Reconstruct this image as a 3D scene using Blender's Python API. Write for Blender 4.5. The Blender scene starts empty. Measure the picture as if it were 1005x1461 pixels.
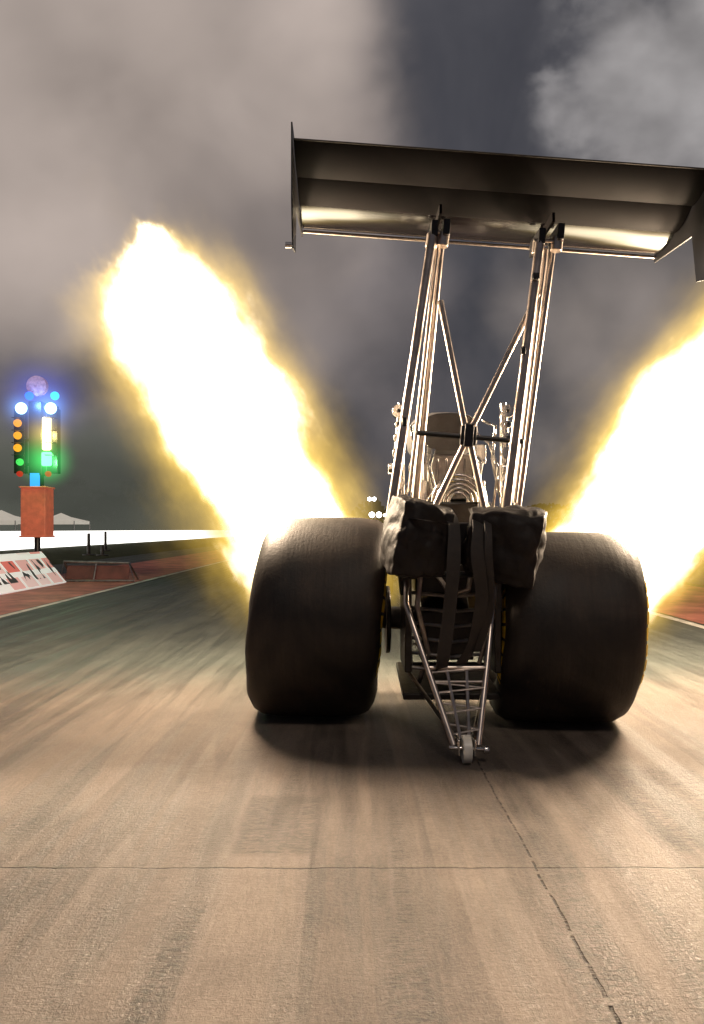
import bpy, bmesh, math, random
from mathutils import Vector, Matrix, noise as mnoise
random.seed(7)
scene = bpy.context.scene
scene.view_settings.view_transform = 'Standard'
scene.view_settings.look = 'None'
scene.view_settings.exposure = 0

# ------------------------------------------------------------ node helpers
class NT:
    def __init__(s, nt): s.nt = nt
    def n(s, typ, ins=None, **attrs):
        nd = s.nt.nodes.new(typ)
        for k, v in attrs.items(): setattr(nd, k, v)
        for k, v in (ins or {}).items(): s.set(nd.inputs[k], v)
        return nd
    def set(s, sock, v):
        if isinstance(v, bpy.types.NodeSocket): s.nt.links.new(v, sock)
        else: sock.default_value = v
    def m(s, op, a, b=0.0, c=0.0, clamp=False):
        nd = s.nt.nodes.new('ShaderNodeMath'); nd.operation = op; nd.use_clamp = clamp
        s.set(nd.inputs[0], a); s.set(nd.inputs[1], b); s.set(nd.inputs[2], c)
        return nd.outputs[0]
    def vm(s, op, a, b=(0, 0, 0)):
        nd = s.nt.nodes.new('ShaderNodeVectorMath'); nd.operation = op
        s.set(nd.inputs[0], a)
        if op != 'LENGTH': s.set(nd.inputs[1], b)
        return nd.outputs['Value'] if op in ('LENGTH', 'DOT_PRODUCT') else nd.outputs[0]
    def noise(s, vec, scale=5, detail=4, rough=.55, dist=0.0, color=False):
        nd = s.n('ShaderNodeTexNoise', {'Vector': vec, 'Scale': scale, 'Detail': detail, 'Roughness': rough, 'Distortion': dist})
        return nd.outputs['Color'] if color else nd.outputs['Fac']
    def mr(s, v, a, b, c=0.0, d=1.0, smooth=False):
        nd = s.n('ShaderNodeMapRange', {'Value': v, 'From Min': a, 'From Max': b, 'To Min': c, 'To Max': d})
        if smooth: nd.interpolation_type = 'SMOOTHSTEP'
        return nd.outputs['Result']
    def mix(s, f, a, b, mode='MIX'):
        nd = s.nt.nodes.new('ShaderNodeMix'); nd.data_type = 'RGBA'; nd.blend_type = mode
        s.set(nd.inputs[0], f)
        for sock, v in ((nd.inputs[6], a), (nd.inputs[7], b)):
            if isinstance(v, tuple) and len(v) == 3: v = (*v, 1)
            s.set(sock, v)
        return nd.outputs[2]
    def sep(s, v):
        nd = s.n('ShaderNodeSeparateXYZ', {0: v}); return nd.outputs
    def comb(s, x, y, z):
        return s.n('ShaderNodeCombineXYZ', {0: x, 1: y, 2: z}).outputs[0]

def newmat(name):
    m = bpy.data.materials.new(name); m.use_nodes = True
    m.node_tree.nodes.clear()
    t = NT(m.node_tree)
    out = t.n('ShaderNodeOutputMaterial')
    return m, t, out

def pbr(name, col, rough=.5, metal=0.0, var=.25, nscale=8, bump=0.0, bscale=30, coat=0.0, emis=None, estr=0, spec=.5):
    m, t, out = newmat(name)
    tc = t.n('ShaderNodeTexCoord').outputs['Object']
    nz = t.noise(tc, nscale, 4, .6)
    c = t.mix(t.mr(nz, .3, .7), tuple(x * (1 - var) for x in col), tuple(min(1, x * (1 + var)) for x in col))
    r = t.m('MULTIPLY_ADD', nz, .3 * rough, rough * .85)
    b = t.n('ShaderNodeBsdfPrincipled', {'Base Color': c, 'Roughness': r, 'Metallic': metal, 'Coat Weight': coat, 'Coat Roughness': .12, 'Specular IOR Level': spec})
    if emis: 
        b.inputs['Emission Color'].default_value = (*emis, 1); b.inputs['Emission Strength'].default_value = estr
    if bump:
        bn = t.n('ShaderNodeBump', {'Strength': 1.0, 'Distance': bump, 'Height': t.noise(tc, bscale, 4)})
        t.set(b.inputs['Normal'], bn.outputs[0])
    t.set(out.inputs[0], b.outputs[0])
    return m

def emit(name, col, s):
    m, t, out = newmat(name)
    e = t.n('ShaderNodeEmission', {'Color': (*col, 1), 'Strength': s})
    t.set(out.inputs[0], e.outputs[0]); return m

# ------------------------------------------------------------ mesh builder
class MB:
    def __init__(s): s.v = []; s.f = []; s.mi = []; s.cur = 0
    def add(s, vs, fs):
        o = len(s.v); s.v += [tuple(v) for v in vs]
        for f in fs: s.f.append(tuple(i + o for i in f)); s.mi.append(s.cur)
    def sweep(s, pts, r, seg=12, closed=False, cap=True):
        pts = [Vector(p) for p in pts]; n = len(pts)
        rs = r if isinstance(r, (list, tuple)) else [r] * n
        vs = []; fs = []; prev = None
        for i, p in enumerate(pts):
            a = pts[(i - 1) % n] if (closed or i > 0) else p
            b = pts[(i + 1) % n] if (closed or i < n - 1) else p
            d = (b - a).normalized()
            if prev is None:
                u = d.orthogonal().normalized()
            else:
                u = (prev - d * prev.dot(d)).normalized()
            prev = u; w = d.cross(u)
            for k in range(seg):
                an = 2 * math.pi * k / seg
                vs.append(p + (u * math.cos(an) + w * math.sin(an)) * rs[i])
        m = n if closed else n - 1
        for i in range(m):
            for k in range(seg):
                a = i * seg + k; b = i * seg + (k + 1) % seg
                c = ((i + 1) % n) * seg + (k + 1) % seg; d = ((i + 1) % n) * seg + k
                fs.append((a, b, c, d))
        if cap and not closed:
            fs.append(tuple(range(seg - 1, -1, -1))); fs.append(tuple((n - 1) * seg + k for k in range(seg)))
        s.add(vs, fs)
    def box(s, c, size, rot=(0, 0, 0), taper=1.0):
        M = Matrix.Rotation(rot[2], 3, 'Z') @ Matrix.Rotation(rot[1], 3, 'Y') @ Matrix.Rotation(rot[0], 3, 'X')
        vs = []
        for z in (-1, 1):
            for y in (-1, 1):
                for x in (-1, 1):
                    t = taper if z > 0 else 1
                    vs.append(Vector(c) + M @ Vector((x * size[0] / 2 * t, y * size[1] / 2 * t, z * size[2] / 2)))
        s.add(vs, [(0, 2, 3, 1), (4, 5, 7, 6), (0, 1, 5, 4), (2, 6, 7, 3), (0, 4, 6, 2), (1, 3, 7, 5)])
    def lathe(s, prof, M, seg=48, closedprof=False):
        n = len(prof); vs = []; fs = []
        for (a, r) in prof:
            for k in range(seg):
                an = 2 * math.pi * k / seg
                vs.append(M @ Vector((a, r * math.cos(an), r * math.sin(an))))
        for i in range(n if closedprof else n - 1):
            for k in range(seg):
                j = (i + 1) % n
                fs.append((i * seg + k, i * seg + (k + 1) % seg, j * seg + (k + 1) % seg, j * seg + k))
        s.add(vs, fs)
    def make(s, name, mats, parent=None, smooth=True, bevel=0.0, loc=None, subsurf=0):
        me = bpy.data.meshes.new(name); me.from_pydata(s.v, [], s.f); 
        if not isinstance(mats, (list, tuple)): mats = [mats]
        for m in mats: me.materials.append(m)
        for p, i in zip(me.polygons, s.mi): p.material_index = i
        bm = bmesh.new(); bm.from_mesh(me); bmesh.ops.recalc_face_normals(bm, faces=bm.faces); bm.to_mesh(me); bm.free()
        ob = bpy.data.objects.new(name, me); scene.collection.objects.link(ob)
        if loc: ob.location = loc
        if bevel:
            b = ob.modifiers.new('bevel', 'BEVEL'); b.width = bevel; b.segments = 2; b.limit_method = 'ANGLE'; b.angle_limit = .6
        if subsurf:
            q = ob.modifiers.new('sub', 'SUBSURF'); q.levels = subsurf; q.render_levels = subsurf
        if smooth:
            for p in me.polygons: p.use_smooth = True
            me.set_sharp_from_angle(angle=math.radians(38))
        if parent: ob.parent = parent
        return ob

def empty(name):
    e = bpy.data.objects.new(name, None); scene.collection.objects.link(e); return e

# ------------------------------------------------------------ world: dark night sky
w = bpy.data.worlds.new("World"); scene.world = w; w.use_nodes = True
wt = NT(w.node_tree); w.node_tree.nodes.clear()
wo = wt.n('ShaderNodeOutputWorld')
sky = wt.n('ShaderNodeTexSky'); sky.sky_type = 'NISHITA'; sky.sun_disc = False
sky.sun_elevation = math.radians(1.0); sky.sun_rotation = math.radians(200)
bg1 = wt.n('ShaderNodeBackground', {'Color': sky.outputs[0], 'Strength': .003})
gen = wt.n('ShaderNodeTexCoord').outputs['Generated']
nz = wt.noise(gen, 2.6, 5, .58, .4)
colr = wt.mix(wt.mr(nz, .35, .7), (.042, .043, .054), (.088, .086, .098))
bg2 = wt.n('ShaderNodeBackground', {'Color': colr, 'Strength': 1.0})
ad = wt.n('ShaderNodeAddShader'); wt.set(ad.inputs[0], bg1.outputs[0]); wt.set(ad.inputs[1], bg2.outputs[0])
wt.set(wo.inputs[0], ad.outputs[0])

# ------------------------------------------------------------ camera
cam = bpy.data.cameras.new("camera"); co = bpy.data.objects.new("camera", cam); scene.collection.objects.link(co)
cam.sensor_fit = 'VERTICAL'; cam.sensor_height = 36; cam.lens = 26
co.location = (0, 0, .88); co.rotation_euler = (math.radians(90), 0, 0)
cam.shift_y = .017; cam.clip_end = 3000; cam.clip_start = .02
scene.camera = co

# ------------------------------------------------------------ materials
M_steel = pbr('brushed_steel_tube', (.62, .54, .48), .30, 1.0, .25, 14)
M_blacksteel = pbr('black_steel', (.012, .012, .013), .35, .0, .2)
M_chrome = pbr('chrome', (.75, .72, .69), .16, 1.0, .1, 10)
M_alu = pbr('cast_aluminium', (.36, .33, .31), .35, 1.0, .35, 12, .002, 40)
M_darkalu = pbr('dark_metal', (.06, .055, .05), .4, .8, .3, 12, .002, 30)
M_cloth = pbr('black_nylon', (.013, .010, .009), .58, 0, .35, 10, .004, 34, spec=.3)
M_strap = pbr('black_webbing', (.026, .021, .018), .6, 0, .3, 30, .001, 200)
M_carbon = pbr('wing_carbon', (.010, .008, .009), .17, 0, .3, 6, 0, 10, coat=.7)
M_matte = pbr('wing_matte_black', (.0045, .0032, .0034), .7, 0, .5, 5, 0, 10, spec=.08)
M_yellow = pbr('yellow_paint', (.75, .5, .03), .6, 0, .2, 30)
M_body = pbr('painted_body', (.03, .03, .04), .25, 0, .2, coat=1)
M_grey = pbr('grey_shell', (.11, .105, .10), .4, 0, .3)

# tyre rubber
m, t, out = newmat('slick_rubber'); M_tyre = m
tc = t.n('ShaderNodeTexCoord').outputs['Object']
x, y, z = t.sep(tc)[:3]
lines = t.noise(t.comb(t.m('MULTIPLY', x, 42.0), t.m('MULTIPLY', y, 2.5), t.m('MULTIPLY', z, 2.5)), 1.0, 4, .65)
blot = t.noise(tc, 3.2, 4, .55, .7)
fine = t.noise(tc, 70, 3, .6)
f = t.m('MULTIPLY', t.mr(lines, .25, .8, .45, 1), t.m('MULTIPLY', t.mr(blot, .36, .66), t.mr(fine, .3, .7, .75, 1)))
c = t.mix(f, (.009, .007, .006), (.062, .045, .034))
bn = t.n('ShaderNodeBump', {'Strength': .8, 'Distance': .004, 'Height': t.m('ADD', t.m('MULTIPLY', blot, .8), t.m('ADD', t.m('MULTIPLY', lines, .4), t.m('MULTIPLY', fine, .3)))})
b = t.n('ShaderNodeBsdfPrincipled', {'Base Color': c, 'Roughness': t.mr(blot, .2, .8, .45, .7), 'Specular IOR Level': .4, 'Normal': bn.outputs[0]})
t.set(out.inputs[0], b.outputs[0])

# ------------------------------------------------------------ ground : one sheet
m, t, out = newmat('rubbered_concrete'); M_ground = m
tc = t.n('ShaderNodeTexCoord').outputs['Object']
x, y, z = t.sep(tc)[:3]
n08 = t.noise(tc, .9, 2)
wob = t.m('MULTIPLY_ADD', n08, .05, x)
s1 = t.noise(t.comb(t.m('MULTIPLY', wob, 4.2), t.m('MULTIPLY', y, .22), 0.0), 1.0, 2, .6)
s1b = t.noise(t.comb(t.m('MULTIPLY', wob, 10.0), t.m('MULTIPLY', y, .5), 9.0), 1.0, 2, .6)
s2 = t.noise(t.comb(t.m('MULTIPLY', wob, 80.0), t.m('MULTIPLY', y, 11.0), 3.0), 1.0, 4, .7)
s3 = t.noise(t.comb(t.m('MULTIPLY', x, 120.0), t.m('MULTIPLY', y, 90.0), 0.0), 1.0, 4, .8, .8)
chat = t.noise(t.comb(t.m('MULTIPLY', x, 24.0), t.m('MULTIPLY', y, 95.0), 0.0), 1.0, 3, .7, 1.0)
s4 = t.noise(tc, 3.1, 7, .70, .5)
tr = t.mr(s1, .485, .515, 0, 1, True)
tr2 = t.mr(s1b, .50, .545, 0, 1, True)
f = t.m('ADD', t.m('MULTIPLY', tr, .22), t.m('MULTIPLY', tr2, .13))
f = t.m('ADD', f, t.m('MULTIPLY', t.mr(s2, .35, .65), .15))
f = t.m('ADD', f, t.m('MULTIPLY', t.mr(s3, .35, .65), .28))
f = t.m('ADD', f, t.m('MULTIPLY', t.mr(s4, .32, .68), .36))
f = t.m('SUBTRACT', f, t.m('MULTIPLY', t.mr(chat, .45, .65), t.m('MULTIPLY', t.mr(s1b, .46, .40), .30)), clamp=True)
col = t.mix(f, (.050, .041, .035), (.36, .290, .238))
light_falloff = t.mr(t.m('ADD', y, t.m('MULTIPLY', s4, .9)), 2.75, 3.35, 0, .72, True)  # light falloff beyond the foreground, painted into the track colour as darkening
col = t.mix(light_falloff, col, t.mix(f, (.028, .022, .018), (.100, .078, .062)))
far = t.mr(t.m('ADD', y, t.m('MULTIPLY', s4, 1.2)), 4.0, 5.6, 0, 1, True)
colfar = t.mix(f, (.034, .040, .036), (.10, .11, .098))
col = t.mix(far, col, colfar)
def band(v, a, b_, soft):
    return t.m('MULTIPLY', t.mr(v, a - soft, a + soft), t.mr(v, b_ - soft, b_ + soft, 1, 0))
pn = t.m('MULTIPLY_ADD', s3, .03, -.015)
xp = t.m('ADD', x, pn); yp = t.m('ADD', y, pn)
patch = t.m('MULTIPLY', band(xp, -.33, -.10, .010), band(yp, 2.0, 2.44, .02))
patch2 = t.m('MULTIPLY', band(xp, .88, 1.25, .012), band(yp, 2.0, 2.75, .05))
patch3 = t.m('MULTIPLY', band(xp, -.62, -.36, .012), band(yp, 1.55, 2.86, .05))
patch4 = t.m('MULTIPLY', band(xp, .20, .47, .012), band(yp, 1.95, 2.9, .06))
pm = t.m('MAXIMUM', t.m('MAXIMUM', patch, patch2), t.m('MULTIPLY', t.m('MAXIMUM', patch3, patch4), .45))
pp = t.m('MULTIPLY', pm, t.mr(chat, .30, .60, 1.0, .30))
col = t.mix(pp, col, (.052, .042, .036))
def line(v, c0, wd): return t.mr(t.m('ABSOLUTE', t.m('SUBTRACT', v, c0)), wd * .5, wd, 1, 0)
dash = t.mr(t.noise(t.comb(0.0, t.m('MULTIPLY', y, 22.0), 0.0), 1.0, 3, .7), .42, .55)
jn = t.noise(tc, 7, 4, .65)
jl = t.m('MULTIPLY', line(t.m('MULTIPLY_ADD', jn, .022, x), .488, .0042), dash)
yj = t.m('MULTIPLY_ADD', jn, .026, y)
jx = t.m('MULTIPLY', line(yj, 1.935, .0038), t.mr(t.noise(tc, 2.5, 3), .38, .52, .25, .9))
yj2 = t.m('MODULO', t.m('ADD', yj, .1), 4.6)
jx2 = t.m('MULTIPLY', line(yj2, 0.02, .004), t.m('MULTIPLY', t.m('GREATER_THAN', y, 3.0), .3))
jj = t.m('MAXIMUM', t.m('MAXIMUM', jl, jx), jx2, clamp=True)
col = t.mix(jj, col, (.02, .016, .013))
rgh = t.m('ADD', t.mr(s1b, .42, .58, .33, .58), t.m('MULTIPLY', t.m('MAXIMUM', light_falloff, far), .16))
h = t.m('ADD', t.m('ADD', s3, t.m('MULTIPLY', chat, .6)), t.m('SUBTRACT', t.m('MULTIPLY', s2, .5), t.m('MULTIPLY', jj, 2.0)))
bn = t.n('ShaderNodeBump', {'Strength': 1.0, 'Distance': .0040, 'Height': h})
b = t.n('ShaderNodeBsdfPrincipled', {'Base Color': col, 'Roughness': rgh, 'Specular IOR Level': t.mr(t.m('MAXIMUM', light_falloff, far), 0, 1, .6, .2), 'Normal': bn.outputs[0]})
t.set(out.inputs[0], b.outputs[0])
g = MB(); g.add([(-600, -60, 0), (600, -60, 0), (600, 1500, 0), (-600, 1500, 0)], [(0, 1, 2, 3)])
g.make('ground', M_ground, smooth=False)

def sheet(name, x0, x1, y0, y1, z, mat):
    g = MB(); g.add([(x0, y0, z), (x1, y0, z), (x1, y1, z), (x0, y1, z)], [(0, 1, 2, 3)]); return g.make(name, mat, smooth=False)
M_red = pbr('worn_red_paint', (.42, .15, .115), .6, 0, .5, 2.5, .003, 60, spec=.25)
M_white = pbr('worn_white_paint', (.55, .52, .45), .6, 0, .4, 5, spec=.25)
M_grass = pbr('grass_verge', (.05, .055, .025), .9, 0, .5, 3, .02, 20, spec=.1)
sheet('painted_track_edge', -5.7, -3.6, -5, 300, .004, M_red)
sheet('painted_track_edge', 3.25, 5.3, -5, 300, .004, M_red)
sheet('lane_edge_line', -3.58, -3.49, -5, 300, .004, M_white)
sheet('lane_edge_line', 3.10, 3.20, -5, 300, .004, M_white)
sheet('grass_verge', -14.5, -7.4, 16, 400, .004, M_grass)

# ------------------------------------------------------------ guard walls
M_wall = pbr('emissive_white_wall', (.8, .8, .78), .6, 0, .1, 2, emis=(1, .98, .92), estr=2.2)  # floodlight on the wall is put in as emission
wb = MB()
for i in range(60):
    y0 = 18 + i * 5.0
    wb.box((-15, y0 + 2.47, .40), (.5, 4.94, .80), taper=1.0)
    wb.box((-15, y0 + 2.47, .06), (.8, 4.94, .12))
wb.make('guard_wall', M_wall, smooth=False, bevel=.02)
M_wallp = pbr('concrete_barrier', (.10, .06, .12), .7, 0, .4, 2, .01, 10)  # purple light on the concrete is put into its base colour
gw = empty('guard_wall'); wb = MB()
for i in range(40):
    wb.box((5.75, 7 + i * 4.0, .26), (.35, 3.95, .52), taper=.95)
    wb.box((5.75, 7 + i * 4.0, .05), (.6, 3.95, .1))
wb.make('wall_blocks', M_wallp, gw, smooth=False, bevel=.02)
wb = MB()
for i in range(30):
    wb.lathe([(-.02, .005), (-.02, .05), (.015, .05), (.03, .005)], Matrix.Translation((5.56, 9.2 + i * 2.0, .40)) @ Matrix.Rotation(math.pi, 4, 'Z'), 14)
wb.make('marker_lamps', emit('red_marker_lamp', (1, .12, .16), 2.2), gw)

# ------------------------------------------------------------ distant tree line
M_leaf = pbr('foliage', (.030, .038, .026), .9, 0, .4, .4, spec=.05)
tb = MB()
for i in range(120):
    cx = -130 + i * 2.2 + random.uniform(-1, 1); cy = 120 + random.uniform(-10, 14)
    H = random.uniform(4.0, 7.0) * (1.3 if cx < -10 else .8); R = random.uniform(2.4, 4.0)
    tb.sweep([(cx, cy, 0), (cx + .2, cy, H * .5), (cx, cy, H * .8)], [.25, .18, .06], 6)
    for k in range(170):
        a = random.uniform(0, 6.283); rr = R * random.random() ** .4; zz = random.uniform(-1, 1)
        p = Vector((cx + rr * math.cos(a) * math.sqrt(1 - zz * zz * .8), cy + rr * math.sin(a) * .6, H * .5 + zz * H * .5))
        s = random.uniform(.2, .65)
        u = Vector((random.gauss(0, 1), random.gauss(0, 1), random.gauss(0, 1))).normalized(); v = u.orthogonal().normalized()
        tb.add([p - u * s, p - v * s, p + u * s, p + v * s], [(0, 1, 2, 3)])
tb.make('tree_line', M_leaf, smooth=False)

# ------------------------------------------------------------ tents
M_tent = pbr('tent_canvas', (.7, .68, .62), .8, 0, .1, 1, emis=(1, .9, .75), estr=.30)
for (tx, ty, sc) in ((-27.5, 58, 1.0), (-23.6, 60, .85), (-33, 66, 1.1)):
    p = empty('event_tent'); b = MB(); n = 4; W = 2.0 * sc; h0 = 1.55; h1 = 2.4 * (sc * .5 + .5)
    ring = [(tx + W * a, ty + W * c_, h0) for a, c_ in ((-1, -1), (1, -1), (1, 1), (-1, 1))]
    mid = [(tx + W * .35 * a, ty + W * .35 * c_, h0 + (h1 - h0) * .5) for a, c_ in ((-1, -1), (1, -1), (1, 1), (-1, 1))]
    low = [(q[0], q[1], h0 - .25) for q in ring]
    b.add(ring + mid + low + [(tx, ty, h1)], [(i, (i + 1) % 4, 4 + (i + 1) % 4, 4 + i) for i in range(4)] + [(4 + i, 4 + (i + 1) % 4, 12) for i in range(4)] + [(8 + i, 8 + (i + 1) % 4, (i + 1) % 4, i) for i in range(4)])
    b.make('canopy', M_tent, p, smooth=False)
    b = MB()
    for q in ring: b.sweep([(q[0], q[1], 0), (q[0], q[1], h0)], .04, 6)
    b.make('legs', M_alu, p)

# ------------------------------------------------------------ floodlight poles far down the track
def floodpole(x, y, H, r, col, s):
    p = empty('floodlight_pole'); b = MB(); b.sweep([(x, y, 0), (x, y, H)], [.12, .07], 8); b.box((x, y, H - .05), (r * 3.2, .15, .1))
    b.make('pole', M_alu, p)
    b = MB()
    for k in (-1, 1):
        b.lathe([(0, 0.01), (0, r), (.15, r * .8), (.25, .02)], Matrix.Translation((x + k * r * 1.3, y - .1, H + r * .3)) @ Matrix.Rotation(math.radians(90), 4, 'Z'), 16)
    b.make('lamp_heads', emit('lamp', col, s), p)
floodpole(2.15, 80, 4.1, .2, (.95, .97, 1), 25)
floodpole(1.9, 60, 2.0, .22, (.95, .97, 1), 22)
floodpole(2.6, 55, 1.9, .12, (1, .8, .5), 12)

# ------------------------------------------------------------ lamp glow in the haze (emission volumes standing in for scattered lamp light)
def haze_glow(parent, loc, R, col, strength, power=3.0):
    bm = bmesh.new(); bmesh.ops.create_icosphere(bm, subdivisions=3, radius=1.0)
    me = bpy.data.meshes.new('lamp_glow_volume'); bm.to_mesh(me); bm.free()
    ob = bpy.data.objects.new('lamp_glow_volume', me); scene.collection.objects.link(ob); ob.location = loc; ob.scale = (R, R, R); ob.parent = parent
    m, t, out = newmat('lamp_glow_volume'); me.materials.append(m)
    tc = t.n('ShaderNodeTexCoord').outputs['Object']
    r = t.vm('LENGTH', tc)
    d = t.m('POWER', t.m('MAXIMUM', t.m('SUBTRACT', 1.0, r), 0.0), power)
    e = t.n('ShaderNodeEmission', {'Color': (*col, 1), 'Strength': t.m('MULTIPLY', d, strength)})
    t.set(out.inputs['Volume'], e.outputs[0]); m.cycles.volume_step_rate = .6

# ------------------------------------------------------------ starting-line light tree
def start_tree(X, Y):
    p = empty('starting_line_light_tree')
    b = MB(); b.sweep([(X, Y, 0), (X, Y, .8)], .05, 12); b.box((X, Y, .03), (.6, .5, .06)); b.box((X, Y, 1.72), (.16, .16, .3))
    b.make('post', M_blacksteel, p)
    b = MB(); b.box((X, Y, 1.17), (.42, .36, .80)); b.box((X, Y - .005, 1.59), (.46, .40, .03)); b.box((X, Y - .005, .76), (.46, .40, .03))
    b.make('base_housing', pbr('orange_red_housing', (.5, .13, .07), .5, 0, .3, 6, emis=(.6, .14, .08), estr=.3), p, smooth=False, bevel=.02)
    b = MB(); b.box((X, Y, 2.42), (.22, .2, 1.25)); 
    for sx in (-1, 1): b.box((X + sx * .28, Y, 2.38), (.18, .14, 1.1))
    b.box((X, Y, 2.95), (.7, .1, .06)); b.box((X, Y, 1.98), (.66, .08, .05)); b.box((X, Y, 2.4), (.56, .08, .05))
    for sx in (-1, 1):
        for k in range(4): b.box((X + sx * .28, Y - .13, 2.76 - k * .21), (.16, .12, .012))
    b.make('housing', M_blacksteel, p, smooth=False, bevel=.006)
    def bulb(name, dx, z, r, col, s):
        b = MB()
        prof = [(0, r), (.03, r * .95), (.06, r * .7), (.08, .005)]
        b.lathe([(-.02, r * 1.1), (0, r * 1.1)] + prof, Matrix.Translation((X + dx, Y - .09, z)) @ Matrix.Rotation(math.radians(-90), 4, 'Z'), 18)
        b.make(name, emit(name, col, s), p)
    for dx in (-.24, .26): bulb('stage_bulb', dx, 2.93, .09, (.35, .65, 1), 5)
    for dx in (-.1, .33): bulb('pre_stage_bulb', dx, 3.14, .065, (.02, .12, 1) if dx < .1 else (.03, .4, 1), 3)
    b = MB(); b.lathe([(-.05, .01), (-.05, .17), (.05, .17), (.05, .01)], Matrix.Translation((X, Y, 3.32)) @ Matrix.Rotation(math.radians(90), 4, 'Z'), 24)
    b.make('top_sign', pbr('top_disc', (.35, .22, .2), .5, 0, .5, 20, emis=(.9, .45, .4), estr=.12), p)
    for i, z in enumerate((2.68, 2.47, 2.26)):
        bulb('amber_bulb', -.30, z, .06, (1, .40, .02), 1.3)
    b = MB(); b.box((X + .20, Y - .10, 2.50), (.15, .06, .56)); b.make('lit_amber_column', emit('lit_amber', (1, .82, .35), 6), p, smooth=False, bevel=.03)
    b = MB(); b.box((X + .20, Y - .10, 2.07), (.18, .06, .24)); b.make('lit_green_column', emit('lit_green', (.12, 1, .25), 3.5), p, smooth=False, bevel=.03)
    bulb('green_bulb', -.26, 2.02, .055, (.1, 1, .15), .9)
    bulb('red_bulb', -.26, 1.82, .045, (1, .05, .03), .5); bulb('red_bulb', .22, 1.82, .045, (1, .05, .03), .5)
    b = MB(); b.box((X, Y - .1, 1.72), (.15, .04, .22)); b.make('blue_display', emit('blue_display', (.05, .4, 1), 1.3), p, smooth=False)
    for dx, z, c, e in ((.3, 2.03, (.2, 1, .3), 22), (.2, 2.5, (1, .8, .3), 16), (0, 3.0, (.15, .35, 1), 20)):
        L = bpy.data.lights.new('tree_lamp', 'POINT'); L.color = c; L.energy = e; L.shadow_soft_size = .05
        o = bpy.data.objects.new('tree_lamp', L); o.location = (X + dx, Y - .3, z); o.parent = p; scene.collection.objects.link(o)
    haze_glow(p, (X + .24, Y - .15, 2.93), .55, (.15, .4, 1), 5.0)
    haze_glow(p, (X - .24, Y - .15, 2.93), .42, (.15, .4, 1), 4.0)
    haze_glow(p, (X + .05, Y, 3.12), 1.1, (.08, .12, 1), 1.2)
    haze_glow(p, (X + .20, Y - .15, 2.5), .55, (1, .75, .2), 3.5)
    haze_glow(p, (X + .20, Y - .15, 2.05), .62, (.1, 1, .2), 4.0)
start_tree(-5.36, 12.6)

# ------------------------------------------------------------ sponsor board (A-frame, beside track)
m, t, out = newmat('printed_board'); M_board = m
tc = t.n('ShaderNodeTexCoord').outputs['Object']; x, y, z = t.sep(tc)[:3]
ch = t.n('ShaderNodeTexBrick', {'Vector': t.comb(t.m('MULTIPLY', y, 1.0), t.m('MULTIPLY', z, 1.0), 0.0), 'Scale': 1.1, 'Color1': (.8, .8, .78, 1), 'Color2': (.62, .06, .03, 1), 'Mortar': (.85, .85, .83, 1), 'Mortar Size': .04, 'Bias': -.1})
lt = t.mr(t.noise(t.comb(t.m('MULTIPLY', y, 7.0), t.m('MULTIPLY', z, 4.0), 2.0), 1.0, 1), .56, .58)
lt = t.m('MULTIPLY', lt, t.m('MULTIPLY', t.mr(z, .12, .13), t.mr(z, .40, .41, 1, 0)))
c = t.mix(lt, ch.outputs[0], (.03, .03, .03))
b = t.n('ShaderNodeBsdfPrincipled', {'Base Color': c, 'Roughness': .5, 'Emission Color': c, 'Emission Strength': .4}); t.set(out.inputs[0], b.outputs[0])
p = empty('sponsor_board'); b = MB()
b.add([(-4.67, 8.0, .02), (-4.67, 12.1, .02), (-5.08, 12.1, .52), (-5.08, 8.0, .52), (-4.70, 8.0, 0), (-4.70, 12.1, 0), (-5.11, 12.1, .5), (-5.11, 8, .5)],
      [(0, 1, 2, 3), (4, 7, 6, 5), (0, 4, 5, 1), (3, 2, 6, 7), (0, 3, 7, 4), (1, 5, 6, 2)])
b.make('face', M_board, p, smooth=False)
b = MB()
for yy in (8.3, 10, 11.8): b.sweep([(-5.1, yy, .5), (-5.45, yy, 0)], .02, 6)
b.make('legs', M_alu, p)
p = empty('low_sign_frame'); b = MB()
b.sweep([(-4.85, 12.3, .02), (-4.85, 12.45, .34), (-3.75, 12.45, .31), (-3.62, 12.3, .02)], .022, 8, closed=True)
b.sweep([(-4.85, 12.45, .34), (-4.85, 12.8, .02)], .018, 8); b.sweep([(-3.75, 12.45, .31), (-3.7, 12.8, .02)], .018, 8)
b.sweep([(-4.3, 12.3, .02), (-4.3, 12.45, .325)], .014, 8)
b.make('frame', M_alu, p)
b = MB(); b.box((-4.26, 12.40, .16), (1.05, .015, .24), rot=(-.43, 0, 0)); b.make('panel', pbr('dark_red_panel', (.12, .035, .03), .6, 0, .5, 4), p, smooth=False)
for (px_, py_, hh) in ((-8.9, 25, .75), (-10.0, 30, .8), (-8.3, 24.6, .35)):
    p = empty('track_marker_post'); b = MB(); b.sweep([(px_, py_, 0), (px_, py_, hh)], [.06, .05], 10); b.lathe([(0, .01), (0, .2), (.04, .2), (.06, .01)], Matrix.Translation((px_, py_, 0)) @ Matrix.Rotation(math.radians(-90), 4, 'Y'), 16)
    b.make('post', M_darkalu, p)

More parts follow.
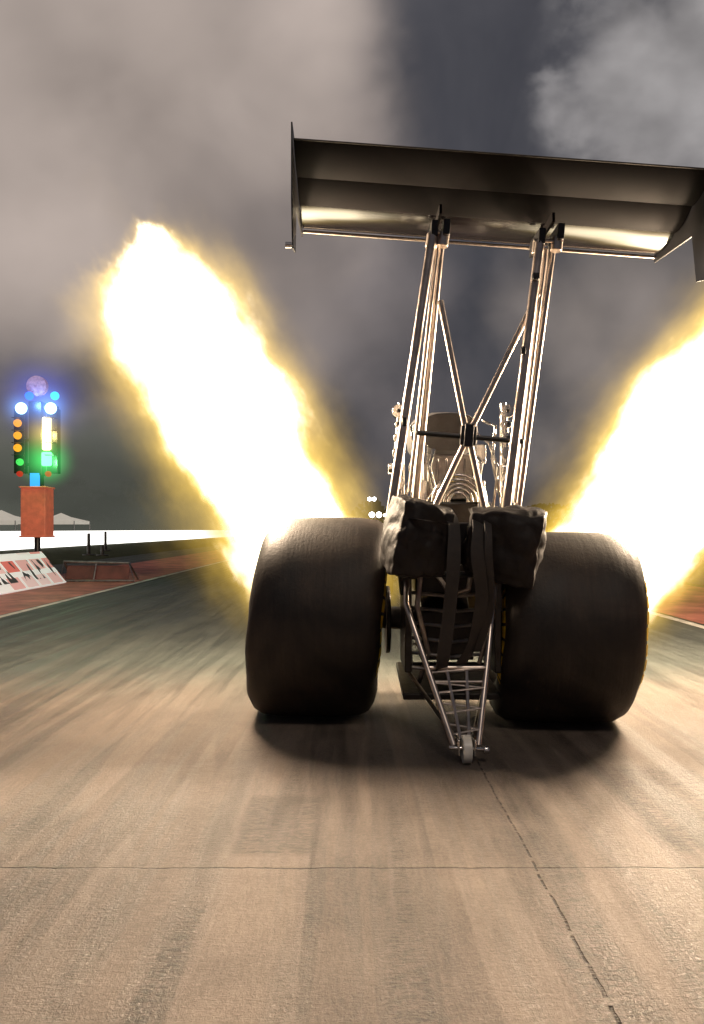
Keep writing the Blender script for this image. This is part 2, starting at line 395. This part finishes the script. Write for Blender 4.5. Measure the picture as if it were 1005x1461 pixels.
# =================================================================== DRAGSTER
D = empty('dragster')
def tyre(name, c, R, hw, lean, yaw, sides, rimr=.21):
    prof = [(-hw * .70, rimr), (-hw * .86, rimr + .04), (-hw * .985, R - .17), (-hw * 1.0, R - .11), (-hw * .97, R - .065), (-hw * .90, R - .032), (-hw * .78, R - .012), (-hw * .5, R - .002), (-hw * .2, R), (hw * .2, R), (hw * .5, R - .002), (hw * .78, R - .012), (hw * .90, R - .032), (hw * .97, R - .065), (hw * 1.0, R - .11), (hw * .985, R - .17), (hw * .86, rimr + .04), (hw * .70, rimr)]
    b = MB(); b.lathe(prof, Matrix.Identity(4), 96)
    def wr(v):
        x, y, z = v; r = math.hypot(y, z); a = math.atan2(z, y)
        side = min(1, max(0, (abs(x) / hw - .8) / .2))
        x += side * math.copysign(1, x) * .003 * math.sin(a * 9 + r * 22) * (1 if z < .1 else .4)
        if z < -R + .02: x *= 1.02; z = -R + .02 - (-R + .02 - z) * .2
        x += lean * (z + R)
        return (x, y, z)
    b.v = [wr(v) for v in b.v]
    ob = b.make(name, M_tyre, D, loc=(c[0], c[1], R - .012)); ob.rotation_euler = (0, 0, yaw); 
    b = MB()
    b.lathe([(-hw * .72, rimr + .012), (-hw * .68, rimr + .012), (-hw * .62, rimr - .02), (-hw * .5, rimr - .03), (hw * .5, rimr - .03), (hw * .62, rimr - .02), (hw * .68, rimr + .012), (hw * .72, rimr + .012)], Matrix.Identity(4), 48)
    b.lathe([(-hw * .2, .02), (-hw * .25, .07), (-hw * .1, .1), (-hw * .15, rimr - .03)], Matrix.Identity(4), 48)
    for k in range(5):
        a = k * 2 * math.pi / 5; b.sweep([(-.05, .06 * math.cos(a), .06 * math.sin(a)), (-.05, .19 * math.cos(a), .19 * math.sin(a))], [.03, .02], 8)
    r = b.make(name.replace('tyre', 'rim'), M_alu, D, loc=(c[0] + lean * R, c[1], R - .012)); r.rotation_euler = (0, 0, yaw)
    b = MB()
    for sgn in sides:
        bandp = ((1.0, R - .11), (.985, R - .085), (.97, R - .065)) if sgn < 0 or len(sides) == 1 else ((.97, R - .065), (.947, R - .054), (.925, R - .043))
        for (a0, a1) in ((2.5, 3.75), (-.6, .6), (1.2, 1.9)):
            n = 36; vs = []
            for i in range(n + 1):
                a = a0 + (a1 - a0) * i / n
                for ax, rr in bandp:
                    q = wr((sgn * hw * ax, rr * math.cos(a), rr * math.sin(a)))
                    vs.append((q[0] + sgn * .003, q[1] * 1.006, q[2] * 1.006))
            b.add(vs, [(3 * i + j, 3 * i + j + 1, 3 * i + j + 4, 3 * i + j + 3) for i in range(n) for j in range(2) if i % 5 != 4])
    l = b.make(name + '_lettering', M_yellow, D, loc=(c[0], c[1], R - .012)); l.rotation_euler = (0, 0, yaw)
tyre('rear_left_tyre', (-.185, 3.58), .475, .295, .085, math.radians(-3), (1,))
tyre('rear_right_tyre', (.94, 3.46), .440, .30, .06, math.radians(-5), (-1, 1))

b = MB()
b.sweep([(.10, 3.56, .46), (.72, 3.49, .44)], .055, 20)
b.lathe([(-.12, .03), (-.11, .13), (-.03, .17), (.03, .17), (.11, .13), (.12, .03)], Matrix.Translation((.43, 3.52, .45)), 28)
b.lathe([(-.01, .03), (-.01, .16), (.01, .16), (.01, .03)], Matrix.Translation((.17, 3.54, .45)), 32)
b.lathe([(-.01, .03), (-.01, .16), (.01, .16), (.01, .03)], Matrix.Translation((.66, 3.5, .45)), 32)
b.box((.43, 3.40, .40), (.24, .12, .22)); b.box((.43, 3.36, .66), (.30, .20, .12)); b.box((.43, 3.32, .78), (.34, .10, .05))
b.box((.24, 3.3, .52), (.03, .3, .5)); b.box((.62, 3.28, .52), (.03, .3, .5))
b.box((.43, 3.45, .18), (.42, .5, .03), rot=(.1, 0, 0))
b.make('rear_axle', M_darkalu, D, bevel=.006)
b = MB()
for k in range(6):
    zz = .28 + k * .065; b.sweep([(.26, 3.22, zz), (.43, 3.19, zz - .015), (.60, 3.2, zz)], .008, 8)
b.sweep([(.30, 3.2, .72), (.28, 3.18, .55), (.33, 3.2, .35), (.30, 3.3, .2)], .012, 8)
b.sweep([(.57, 3.2, .74), (.60, 3.17, .5), (.55, 3.2, .3)], .010, 8)
b.sweep([(.36, 3.24, .7), (.42, 3.15, .6), (.50, 3.18, .62), (.53, 3.25, .72)], .012, 8)
for k in range(14):
    b.lathe([(0, .004), (0, .011), (.01, .011), (.01, .004)], Matrix.Translation((.28 + .022 * k, 3.295 - .002, .70 + .01 * math.sin(k))) @ Matrix.Rotation(math.radians(-90), 4, 'Z'), 6)
b.make('axle_plumbing', M_alu, D)
b = MB()
for sx in (-.2, .2):
    for zz0, zz1 in ((.75, .62), (.28, .2)):
        p0 = Vector((.45 + sx, 3.25, zz0)); p1 = Vector((.56 + sx * .9, 5.0, zz0)); p2 = Vector((.72 + sx * .8, 7.0, zz1)); p3 = Vector((.95 + sx * .35, 10.6, zz1 * .6))
        b.sweep([p0, p1, p2, p3], [.018, .018, .016, .014], 10)
for yy in (3.4, 4.0, 4.7, 5.4, 6.2):
    cx = .45 + .07 * (yy - 3.3)
    b.sweep([(cx - .2, yy, .26), (cx - .2, yy, .74), (cx + .2, yy, .74), (cx + .2, yy, .26)], .013, 8, closed=True)
b.make('chassis_tubes', M_blacksteel, D)

b = MB()
def sect(yc, cx, hw_, z0, z1, n=20):
    return [(cx + hw_ * math.copysign(abs(math.cos(a)) ** .7, math.cos(a)), yc, (z0 + z1) / 2 + (z1 - z0) / 2 * math.copysign(abs(math.sin(a)) ** .7, math.sin(a))) for a in [2 * math.pi * i / n for i in range(n)]]
S = [sect(4.9, .56, .24, .16, .78), sect(5.2, .58, .27, .12, .95), sect(5.7, .62, .27, .12, 1.0), sect(6.3, .66, .25, .12, .72), sect(7.5, .75, .2, .12, .55), sect(9.5, .88, .14, .1, .35), sect(11, .98, .08, .08, .2)]
vs = [v for s_ in S for v in s_]; n = 20
b.add(vs, [(i * n + k, i * n + (k + 1) % n, (i + 1) * n + (k + 1) % n, (i + 1) * n + k) for i in range(len(S) - 1) for k in range(n)] + [tuple(range(n - 1, -1, -1)), tuple((len(S) - 1) * n + k for k in range(n))])
b.make('body_shell', M_body, D)
b = MB(); b.box((.98, 10.9, .12), (1.0, .35, .03), rot=(-.15, 0, 0)); b.make('front_wing', M_carbon, D, bevel=.01)
for sx in (-.42, .42):
    b = MB(); b.lathe([(-.04, .17), (-.04, .26), (-.025, .28), (.025, .28), (.04, .26), (.04, .17), (.01, .05), (-.01, .05)], Matrix.Translation((.93 + sx, 10.1, .28)), 40, closedprof=True); b.make('front_tyre', M_tyre, D)
b = MB(); b.sweep([(.5, 10.1, .28), (1.36, 10.1, .28)], .02, 8); b.make('front_axle', M_blacksteel, D)

# ---- engine
ex, ey = .53, 4.25
b = MB()
b.box((ex, ey, .62), (.34, .62, .42)); b.box((ex, ey - .02, .96), (.30, .56, .14)); 
b.make('engine_block', M_darkalu, D, bevel=.015)
b = MB()
b.box((ex, ey, 1.16), (.30, .58, .24)); 
for k in range(9): b.box((ex, ey - .26 + k * .065, 1.16), (.335, .018, .25))
for k in range(6): b.box((ex - .12 + k * .048, ey - .295, 1.16), (.012, .02, .2))
b.make('supercharger', M_alu, D, bevel=.006)
b = MB()
prof = []
for i in range(10):
    t_ = i / 9; prof.append((ey - .30 + t_ * .62, .10 + .05 * math.sin(t_ * 2.6), 1.30, 1.47 + .07 * math.sin(math.pi * (.15 + .75 * t_))))
n = 20; vs = []
for (yy, hw_, z0, z1) in prof: vs += sect(yy, ex - .01, hw_ + .05, z0, z1, n)
b.add(vs, [(i * n + k, i * n + (k + 1) % n, (i + 1) * n + (k + 1) % n, (i + 1) * n + k) for i in range(9) for k in range(n)] + [tuple(range(n - 1, -1, -1)), tuple(9 * n + k for k in range(n))])
b.make('injector_hat', M_grey, D)
b = MB()
for sx in (-1, 1):
    b.box((ex + sx * .24, ey, .93), (.16, .6, .13), rot=(0, sx * .6, 0))
    b.box((ex + sx * .155, ey - .31, 1.28), (.05, .04, .10)); b.box((ex + sx * .155, ey - .31, 1.08), (.04, .04, .12))
    b.sweep([(ex + sx * .27, ey - .33, 1.55), (ex + sx * .28, ey - .34, 1.30), (ex + sx * .27, ey - .34, 1.0)], [.018, .03, .02], 12)
    for zz, rr in ((1.5, .035), (1.43, .02), (1.36, .028), (1.28, .034), (1.12, .03)):
        b.lathe([(-.03, .01), (-.03, rr), (.03, rr), (.03, .01)], Matrix.Translation((ex + sx * .285, ey - .36, zz)) @ Matrix.Rotation(math.radians(90), 4, 'Z'), 18)
    b.lathe([(-.04, .01), (-.04, .03), (.04, .03), (.04, .01)], Matrix.Translation((ex + sx * .3, ey - .36, 1.2)), 18)
    b.sweep([(ex + sx * .16, ey - .33, 1.46), (ex + sx * .22, ey - .38, 1.42), (ex + sx * .20, ey - .4, 1.25), (ex + sx * .25, ey - .36, 1.05)], .009, 8)
    b.sweep([(ex + sx * .12, ey - .33, 1.40), (ex + sx * .19, ey - .36, 1.33), (ex + sx * .23, ey - .4, 1.2), (ex + sx * .21, ey - .36, .98)], .007, 8)
for k in range(5):
    rr = .05 + k * .022; 
    b.sweep([(ex + .02 + rr * math.cos(a), ey - .42 - .01 * k, 1.02 + rr * math.sin(a)) for a in [math.pi * i / 12 for i in range(13)]], .008, 8)
b.sweep([(ex - .1, ey - .36, 1.3), (ex - .13, ey - .42, 1.2), (ex - .1, ey - .42, 1.08), (ex - .16, ey - .38, .98)], .012, 8)
b.sweep([(ex + .1, ey - .36, 1.3), (ex + .14, ey - .42, 1.22), (ex + .12, ey - .42, 1.1), (ex + .18, ey - .38, 1.0)], .012, 8)
b.make('engine_fittings', M_chrome, D, bevel=.004)
b = MB()
for k in range(4):
    yy = ey - .24 + k * .16
    for sx, tip in ((-1, Vector((ex - .62, yy - .05, .86))), (1, Vector((ex + .66, yy - .05, .84)))):
        p0 = Vector((ex + sx * .2, yy, .80))
        b.sweep([p0, p0 + Vector((sx * .15, 0, -.04)), p0 + Vector((sx * .28, -.01, -.05)), tip - Vector((sx * .08, 0, .10)), tip], .030, 14, cap=False)
b.make('exhaust_headers', M_darkalu, D)

# ---- wing struts
b = MB()
b.sweep([(.353, 3.25, 2.17), (.163, 3.25, .90)], .0205, 16)
b.sweep([(.405, 3.38, 2.18), (.297, 3.60, .90)], .0185, 16)
b.sweep([(.383, 3.30, 2.16), (.262, 3.36, 1.05)], .010, 12)
b.sweep([(.825, 3.25, 2.14), (.668, 3.25, .90)], .0205, 16)
b.sweep([(.915, 3.38, 2.17), (.775, 3.52, .90)], .0185, 16)
b.sweep([(.865, 3.30, 2.13), (.735, 3.34, 1.0)], .010, 12)
b.sweep([(.394, 3.30, 1.90), (.508, 3.30, 1.32)], .0135, 12); b.sweep([(.526, 3.30, 1.27), (.600, 3.30, .93)], .0135, 12)
b.sweep([(.828, 3.30, 1.93), (.528, 3.30, 1.32)], .0135, 12); b.sweep([(.505, 3.30, 1.27), (.360, 3.30, .96)], .0135, 12)
b.make('wing_struts', M_steel, D)
b = MB()
b.sweep([(.285, 3.30, 1.312), (.765, 3.30, 1.272)], .0115, 12)
b.box((.516, 3.285, 1.296), (.07, .03, .085), rot=(0, .08, 0)); b.box((.516, 3.27, 1.296), (.04, .03, .10), rot=(0, .08, 0))
for px_, pz in ((.362, 2.20), (.415, 2.205), (.832, 2.165), (.915, 2.185)): b.box((px_, 3.32, pz), (.03, .18, .07), rot=(0, .07, 0))
b.box((.80, 3.22, 1.98), (.03, .03, .03)); b.box((.745, 3.22, 1.66), (.02, .02, .03)); b.box((.23, 3.24, 1.35), (.02, .03, .04))
b.make('strut_brackets', M_blacksteel, D, bevel=.004)
b = MB()
for px_, pz in ((.353, 2.155), (.403, 2.16), (.822, 2.125), (.905, 2.14)):
    b.sweep([(px_ - .004, 3.27, pz - .03), (px_ + .004, 3.27, pz + .03)], .026, 14)
b.sweep([(.34, 3.26, 2.19), (.43, 3.26, 2.185)], .008, 8); b.sweep([(.80, 3.26, 2.155), (.93, 3.26, 2.148)], .008, 8)
b.make('strut_clevises', M_steel, D, bevel=.003)

# ---- wing
slope = -.073; wc = .615; hs = .852
def airfoil(te, le, th, camber, n=16):
    te = Vector(te); le = Vector(le); ch = (te - le); L = ch.length; d = ch / L; up = Vector((-d.y, d.x)) 
    if up.y < 0: up = -up
    upper = []; lower = []
    for i in range(n + 1):
        x_ = .5 * (1 - math.cos(math.pi * i / n))
        t_ = th * (1.4845 * math.sqrt(x_) - .63 * x_ - 1.758 * x_ ** 2 + 1.4215 * x_ ** 3 - .5075 * x_ ** 4)
        cz = -camber * 4 * x_ * (1 - x_)
        q = le + d * (x_ * L)
        upper.append(q + up * (cz + t_ / 2)); lower.append(q + up * (cz - t_ / 2))
    return upper + lower[1:-1][::-1]
def wing_el(name, te, le, th, cam_, mat):
    pr = airfoil(te, le, th, cam_); n = len(pr); b = MB(); ns = 24; vs = []
    a0 = wc - hs; a1 = wc + hs
    for i in range(ns + 1):
        xx = a0 + (a1 - a0) * i / ns
        vs += [(xx, q.x, q.y + slope * (xx - wc)) for q in pr]
    fs = [(i * n + k, i * n + (k + 1) % n, (i + 1) * n + (k + 1) % n, (i + 1) * n + k) for i in range(ns) for k in range(n)]
    fs += [tuple(range(n - 1, -1, -1)), tuple(ns * n + k for k in range(n))]
    b.add(vs, fs); return b.make(name, mat, D)
wing_el('wing_top_flap', (3.00, 2.40), (3.185, 2.335), .022, .012, M_matte)
wing_el('wing_mid_flap', (3.175, 2.345), (3.36, 2.29), .026, .014, M_matte)
wing_el('wing_main_plane', (3.345, 2.298), (3.60, 2.288), .055, .020, M_carbon)
b = MB()
b.sweep([(wc - hs, 3.585, 2.262 + slope * (-hs)), (wc + hs, 3.585, 2.262 + slope * hs)], .008, 12)
b.make('wing_leading_edge', M_steel, D)
b = MB()
for (yy, zz, r) in ((3.176, 2.341, .0028), (3.342, 2.296, .0028)):
    b.sweep([(wc - hs, yy, zz + slope * (-hs)), (wc + hs, yy, zz + slope * hs)], r, 8)
b.make('wing_edge_trim', M_steel, D)
b = MB()
b.sweep([(wc - hs, 3.0, 2.402 + slope * (-hs)), (wc + hs, 3.0, 2.402 + slope * hs)], .004, 8)
b.make('wing_trailing_tab', M_darkalu, D)
for nm, xx in (('wing_end_plate_left', wc - hs - .006), ('wing_end_plate_right', wc + hs + .006)):
    dz = slope * (xx - wc); b = MB()
    out2 = [(2.98, 2.46), (3.50, 2.42), (3.60, 2.32), (3.60, 2.24), (3.2, 2.21), (3.16, 2.0), (3.03, 1.97), (2.98, 2.15)]
    n = len(out2); vs = [(xx - .003, q[0], q[1] + dz) for q in out2] + [(xx + .003, q[0], q[1] + dz) for q in out2]
    b.add(vs, [tuple(range(n)), tuple(range(2 * n - 1, n - 1, -1))] + [(i, (i + 1) % n, n + (i + 1) % n, n + i) for i in range(n)])
    b.make(nm, M_blacksteel, D, smooth=False)
b = MB(); b.lathe([(-.012, .003), (-.012, .012), (.012, .012), (.012, .003)], Matrix.Translation((wc - hs - .02, 2.99, 2.03)), 12)
b.make('end_plate_bolt', M_chrome, D)
b = MB()
for xx in (.385, .875):
    b.box((xx, 3.38, 2.255 + slope * (xx - wc)), (.012, .34, .04)); 
b.make('wing_ribs', M_matte, D)

# ---- parachute packs
def bag(name, c, size, rot, seed):
    bm = bmesh.new(); bmesh.ops.create_cube(bm, size=1.0)
    bmesh.ops.subdivide_edges(bm, edges=bm.edges, cuts=19, use_grid_fill=True)
    for v in bm.verts:
        p = v.co.copy()
        nrm = p.normalized() * .58
        q = p.lerp(nrm, .40)
        s = Vector((q.x * size[0], q.y * size[1], q.z * size[2]))
        nn = mnoise.fractal(p * 1.6 + Vector((seed, 0, 0)), 1.0, 2.0, 3) * .024
        cr = 1 - abs(math.sin(p.x * 6 + p.z * 9 + 2.5 * mnoise.noise(p * 1.9 + Vector((seed, 3, 1)))))
        cr2 = 1 - abs(math.sin(p.x * 11 - p.z * 4 + 2.5 * mnoise.noise(p * 1.7 + Vector((seed, 9, 1)))))
        s += p.normalized() * (nn - .010 * cr ** 4 - .008 * cr2 ** 4)
        s.z *= 1 + .15 * (p.x if seed == 5 else -p.x)
        s.x *= 1 + .10 * p.z
        v.co = s
    me = bpy.data.meshes.new(name); bm.to_mesh(me); bm.free(); me.materials.append(M_cloth)
    for p in me.polygons: p.use_smooth = True
    ob = bpy.data.objects.new(name, me); scene.collection.objects.link(ob); ob.location = c; ob.rotation_euler = rot; ob.parent = D
    md = ob.modifiers.new('s', 'SUBSURF'); md.levels = 1; md.render_levels = 1
bag('parachute_pack_left', (.265, 3.00, .850), (.24, .30, .31), (.1, .17, .15), 1)
bag('parachute_pack_right', (.610, 2.98, .822), (.295, .30, .29), (.1, .14, -.20), 5)
def ribbon(mb, pts, w, th=.004):
    pts = [Vector(p) for p in pts]
    dn = []
    for i in range(len(pts) - 1):
        p0 = pts[max(0, i - 1)]; p1 = pts[i]; p2 = pts[i + 1]; p3 = pts[min(len(pts) - 1, i + 2)]
        for k in range(8):
            u = k / 8; dn.append(.5 * ((2 * p1) + (p2 - p0) * u + (2 * p0 - 5 * p1 + 4 * p2 - p3) * u * u + (3 * p1 - p0 - 3 * p2 + p3) * u ** 3))
    dn.append(pts[-1]); n = len(dn); vs = []
    for i, p in enumerate(dn):
        tw = .45 * math.sin(i * .22); sx = Vector((math.cos(tw), math.sin(tw), 0)) * w / 2; ny = Vector((-math.sin(tw), math.cos(tw), 0)) * th / 2
        vs += [p - sx - ny, p + sx - ny, p + sx + ny, p - sx + ny]
    mb.add(vs, [(i * 4 + k, i * 4 + (k + 1) % 4, i * 4 + 4 + (k + 1) % 4, i * 4 + 4 + k) for i in range(n - 1) for k in range(4)] + [(3, 2, 1, 0), (n * 4 - 4, n * 4 - 3, n * 4 - 2, n * 4 - 1)])
b = MB()
ribbon(b, [(.385, 3.02, .96), (.395, 2.88, .90), (.39, 2.84, .75), (.375, 2.86, .55), (.355, 2.9, .36), (.36, 3.0, .30)], .052)
ribbon(b, [(.50, 3.02, .965), (.485, 2.84, .90), (.475, 2.80, .78), (.495, 2.82, .62), (.475, 2.88, .45), (.43, 2.92, .35)], .05)
ribbon(b, [(.54, 3.0, .965), (.52, 2.83, .90), (.515, 2.79, .78), (.53, 2.83, .58), (.49, 2.9, .40)], .03)
ribbon(b, [(.17, 2.98, .93), (.25, 2.83, .92), (.37, 2.85, .90)], .02)
b.make('parachute_straps', M_strap, D, smooth=True)
b = MB()
b.box((.44, 3.15, .82), (.46, .02, .18)); b.box((.44, 3.05, .695), (.50, .20, .012))
b.sweep([(.2, 3.05, .70), (.22, 3.25, .60)], .012, 8); b.sweep([(.66, 3.05, .69), (.64, 3.25, .60)], .012, 8)
b.make('parachute_tray', M_blacksteel, D, bevel=.004)

# ---- wheelie bar
b = MB()
b.sweep([(.232, 3.12, .68), (.222, 3.05, .575), (.300, 2.94, .33), (.385, 2.80, .062)], .0125, 12)
b.sweep([(.600, 3.12, .66), (.578, 3.05, .55), (.535, 2.94, .33), (.478, 2.80, .062)], .0125, 12)
b.sweep([(.25, 3.40, .24), (.40, 2.83, .075)], .009, 10); b.sweep([(.62, 3.38, .24), (.463, 2.83, .075)], .009, 10)
b.sweep([(.300, 2.94, .33), (.535, 2.94, .33)], .010, 10)
b.sweep([(.318, 2.915, .28), (.525, 2.915, .28)], .006, 8)
b.sweep([(.375, 2.94, .33), (.412, 2.81, .085)], .007, 8); b.sweep([(.455, 2.94, .33), (.445, 2.81, .085)], .007, 8)
for k in range(7):
    f_ = (k + .5) / 7; z0 = .33 - .25 * f_; y0 = 2.94 - .13 * f_
    xl = .300 + (.385 - .300) * f_; xr = .535 - (.535 - .478) * f_
    b.sweep([(xl, y0, z0), (xr, y0, z0 - (.02 if k % 2 else -.02))], .0045, 8)
b.make('wheelie_bar', M_steel, D)
b = MB()
b.lathe([(-.016, .012), (-.018, .040), (-.015, .052), (.015, .052), (.018, .040), (.016, .012)], Matrix.Translation((.431, 2.785, .053)), 32, closedprof=True)
b.make('wheelie_wheel', pbr('white_nylon', (.7, .68, .62), .35, 0, .15, 20), D)
b = MB(); b.sweep([(.365, 2.785, .058), (.50, 2.785, .052)], .009, 10); b.box((.400, 2.80, .062), (.008, .07, .06)); b.box((.462, 2.80, .06), (.008, .07, .06))
b.lathe([(-.01, .004), (-.01, .016), (.01, .016), (.01, .004)], Matrix.Translation((.505, 2.785, .05)), 10)
b.make('wheelie_axle', M_chrome, D, bevel=.002)

# =================================================================== exhaust flames (emissive gas volumes)
def flame(name, B, T, stops, seed, energy, lt):
    B = Vector(B); T = Vector(T); L = (T - B).length
    R = .85
    b = MB(); b.sweep([(0, 0, -.3), (0, 0, L + .5)], R, 24)
    m, t, out = newmat(name + '_gas')
    tc = t.n('ShaderNodeTexCoord').outputs['Object']
    sc = t.vm('MULTIPLY', tc, (1, 1, .6))
    n1 = t.noise(t.vm('ADD', sc, (seed, 0, 0)), 3.0, 4, .68, 0, True)
    warp = t.vm('MULTIPLY', t.vm('SUBTRACT', n1, (.5, .5, .5)), (.62, .62, .9))
    p = t.vm('ADD', tc, warp)
    x, y, z = t.sep(p)[:3]
    r = t.m('SQRT', t.m('ADD', t.m('MULTIPLY', x, x), t.m('MULTIPLY', y, y)))
    tt = t.m('DIVIDE', z, L * 1.3)
    cr = t.n('ShaderNodeValToRGB', {0: t.m('ADD', tt, .1)}); cr.color_ramp.interpolation = 'EASE'
    el = cr.color_ramp.elements
    el[0].position = 0; el[0].color = (stops[0][1],) * 3 + (1,)
    el[1].position = 1; el[1].color = (0, 0, 0, 1)
    for (pp, v) in stops[1:]:
        e = el.new(min(.99, pp / 1.3 + .1)); e.color = (v, v, v, 1)
    Rz = t.m('MAXIMUM', cr.outputs[0], .01)
    dist = t.m('SUBTRACT', t.m('SUBTRACT', Rz, r), t.mr(Rz, .02, .14, .2, 0))
    core = t.mr(dist, .0, .16, 0, 1, True)
    halo = t.m('POWER', t.mr(dist, -.34, .04), 3.0)
    st = t.m('ADD', t.m('MULTIPLY', core, 15.0), t.m('MULTIPLY', halo, 1.9))
    col = t.mix(t.mr(core, 0, .35), (1, .64, .10), (1, .84, .58))
    e = t.n('ShaderNodeEmission', {'Color': col, 'Strength': st})
    t.set(out.inputs['Volume'], e.outputs[0])
    m.cycles.volume_step_rate = .35
    ob = b.make(name, m, None)
    ob.rotation_mode = 'QUATERNION'; ob.rotation_quaternion = (T - B).to_track_quat('Z', 'Y'); ob.location = B
    for f_ in lt:
        Lt = bpy.data.lights.new('flame_glow', 'POINT'); Lt.color = (1, .74, .52); Lt.energy = energy / 3; Lt.shadow_soft_size = .12
        o = bpy.data.objects.new('flame_glow', Lt); o.parent = ob; o.location = (0, 0, L * f_); scene.collection.objects.link(o)
flame('exhaust_flame', (-.20, 4.4, .56), (-1.22, 4.15, 2.44), [(0, .33), (.15, .40), (.5, .42), (.8, .38), (.95, .27), (1.03, .02)], 3.1, 480, (.55, .72, .88))
flame('exhaust_flame', (1.33, 4.35, .52), (2.72, 4.2, 2.25), [(0, .33), (.15, .39), (.5, .50), (.8, .46), (1.0, .28), (1.12, .02)], 8.4, 620, (.4, .62, .85))

# =================================================================== smoke
def smoke(loc, rad, col, dens, nsc, seed, soft=1.6, contrast=1.6, det=4, step=1.0):
    bm = bmesh.new(); bmesh.ops.create_icosphere(bm, subdivisions=3, radius=1.0)
    me = bpy.data.meshes.new('smoke_cloud'); bm.to_mesh(me); bm.free()
    ob = bpy.data.objects.new('smoke_cloud', me); scene.collection.objects.link(ob); ob.location = loc; ob.scale = rad
    m, t, out = newmat('smoke'); me.materials.append(m)
    tc = t.n('ShaderNodeTexCoord').outputs['Object']
    nn = t.noise(t.vm('ADD', tc, (seed, seed * .3, 0)), nsc, det, .6, .3)
    n2 = t.noise(t.vm('ADD', tc, (seed * .7, 5, seed)), nsc * .9, 2, .55)
    r = t.vm('LENGTH', tc)
    d = t.m('ADD', t.m('MULTIPLY', t.m('SUBTRACT', 1.0, r), soft), t.m('MULTIPLY', t.m('SUBTRACT', nn, .56), contrast * 2))
    d = t.m('MULTIPLY', t.m('MAXIMUM', d, 0.0), t.mr(r, .82, 1.0, 1, 0))
    d = t.m('MULTIPLY', t.m('MINIMUM', d, 1.0), dens)
    bright = t.m('MULTIPLY', t.mr(n2, .36, .62, .55, 1.12), t.mr(nn, .40, .66, .75, 1.15))
    e = t.n('ShaderNodeEmission', {'Color': (*col, 1), 'Strength': t.m('MULTIPLY', d, bright)})  # light scattered by the smoke is put in as its own emission
    a = t.n('ShaderNodeVolumeAbsorption', {'Color': (0, 0, 0, 1), 'Density': d})
    s = t.n('ShaderNodeAddShader'); t.set(s.inputs[0], e.outputs[0]); t.set(s.inputs[1], a.outputs[0])
    t.set(out.inputs['Volume'], s.outputs[0]); m.cycles.volume_step_rate = step
smoke((-3.6, 9.5, 5.9), (5.0, 3, 4.4), (.46, .385, .345), 1.0, 2.0, 1, 1.7, 1.8)
smoke((-.9, 11, 4.4), (3.2, 2.5, 4.0), (.27, .235, .23), .5, 2.0, 4, 1.6, 2.0)
smoke((4.75, 10, 7.0), (2.6, 2, 2.0), (.38, .36, .36), 1.9, 2.6, 7, 1.5, 2.2, 5, .7)
smoke((3.6, 9.5, 3.2), (2.4, 2, 2.6), (.32, .275, .25), .6, 1.8, 11, 1.6, 1.9)
smoke((-28, 78, 3), (34, 14, 12), (.115, .12, .10), .16, 1.8, 15, 2.6, 1.0, 2, 1.5)

s = bpy.data.lights.new('flood_fill', 'SUN'); s.energy = .6; s.angle = math.radians(10); s.color = (1, .84, .70)  # soft fill added for unseen stadium floods; night scene, no sunlight
so = bpy.data.objects.new('flood_fill', s); scene.collection.objects.link(so); so.rotation_euler = (math.radians(38), 0, math.radians(12))
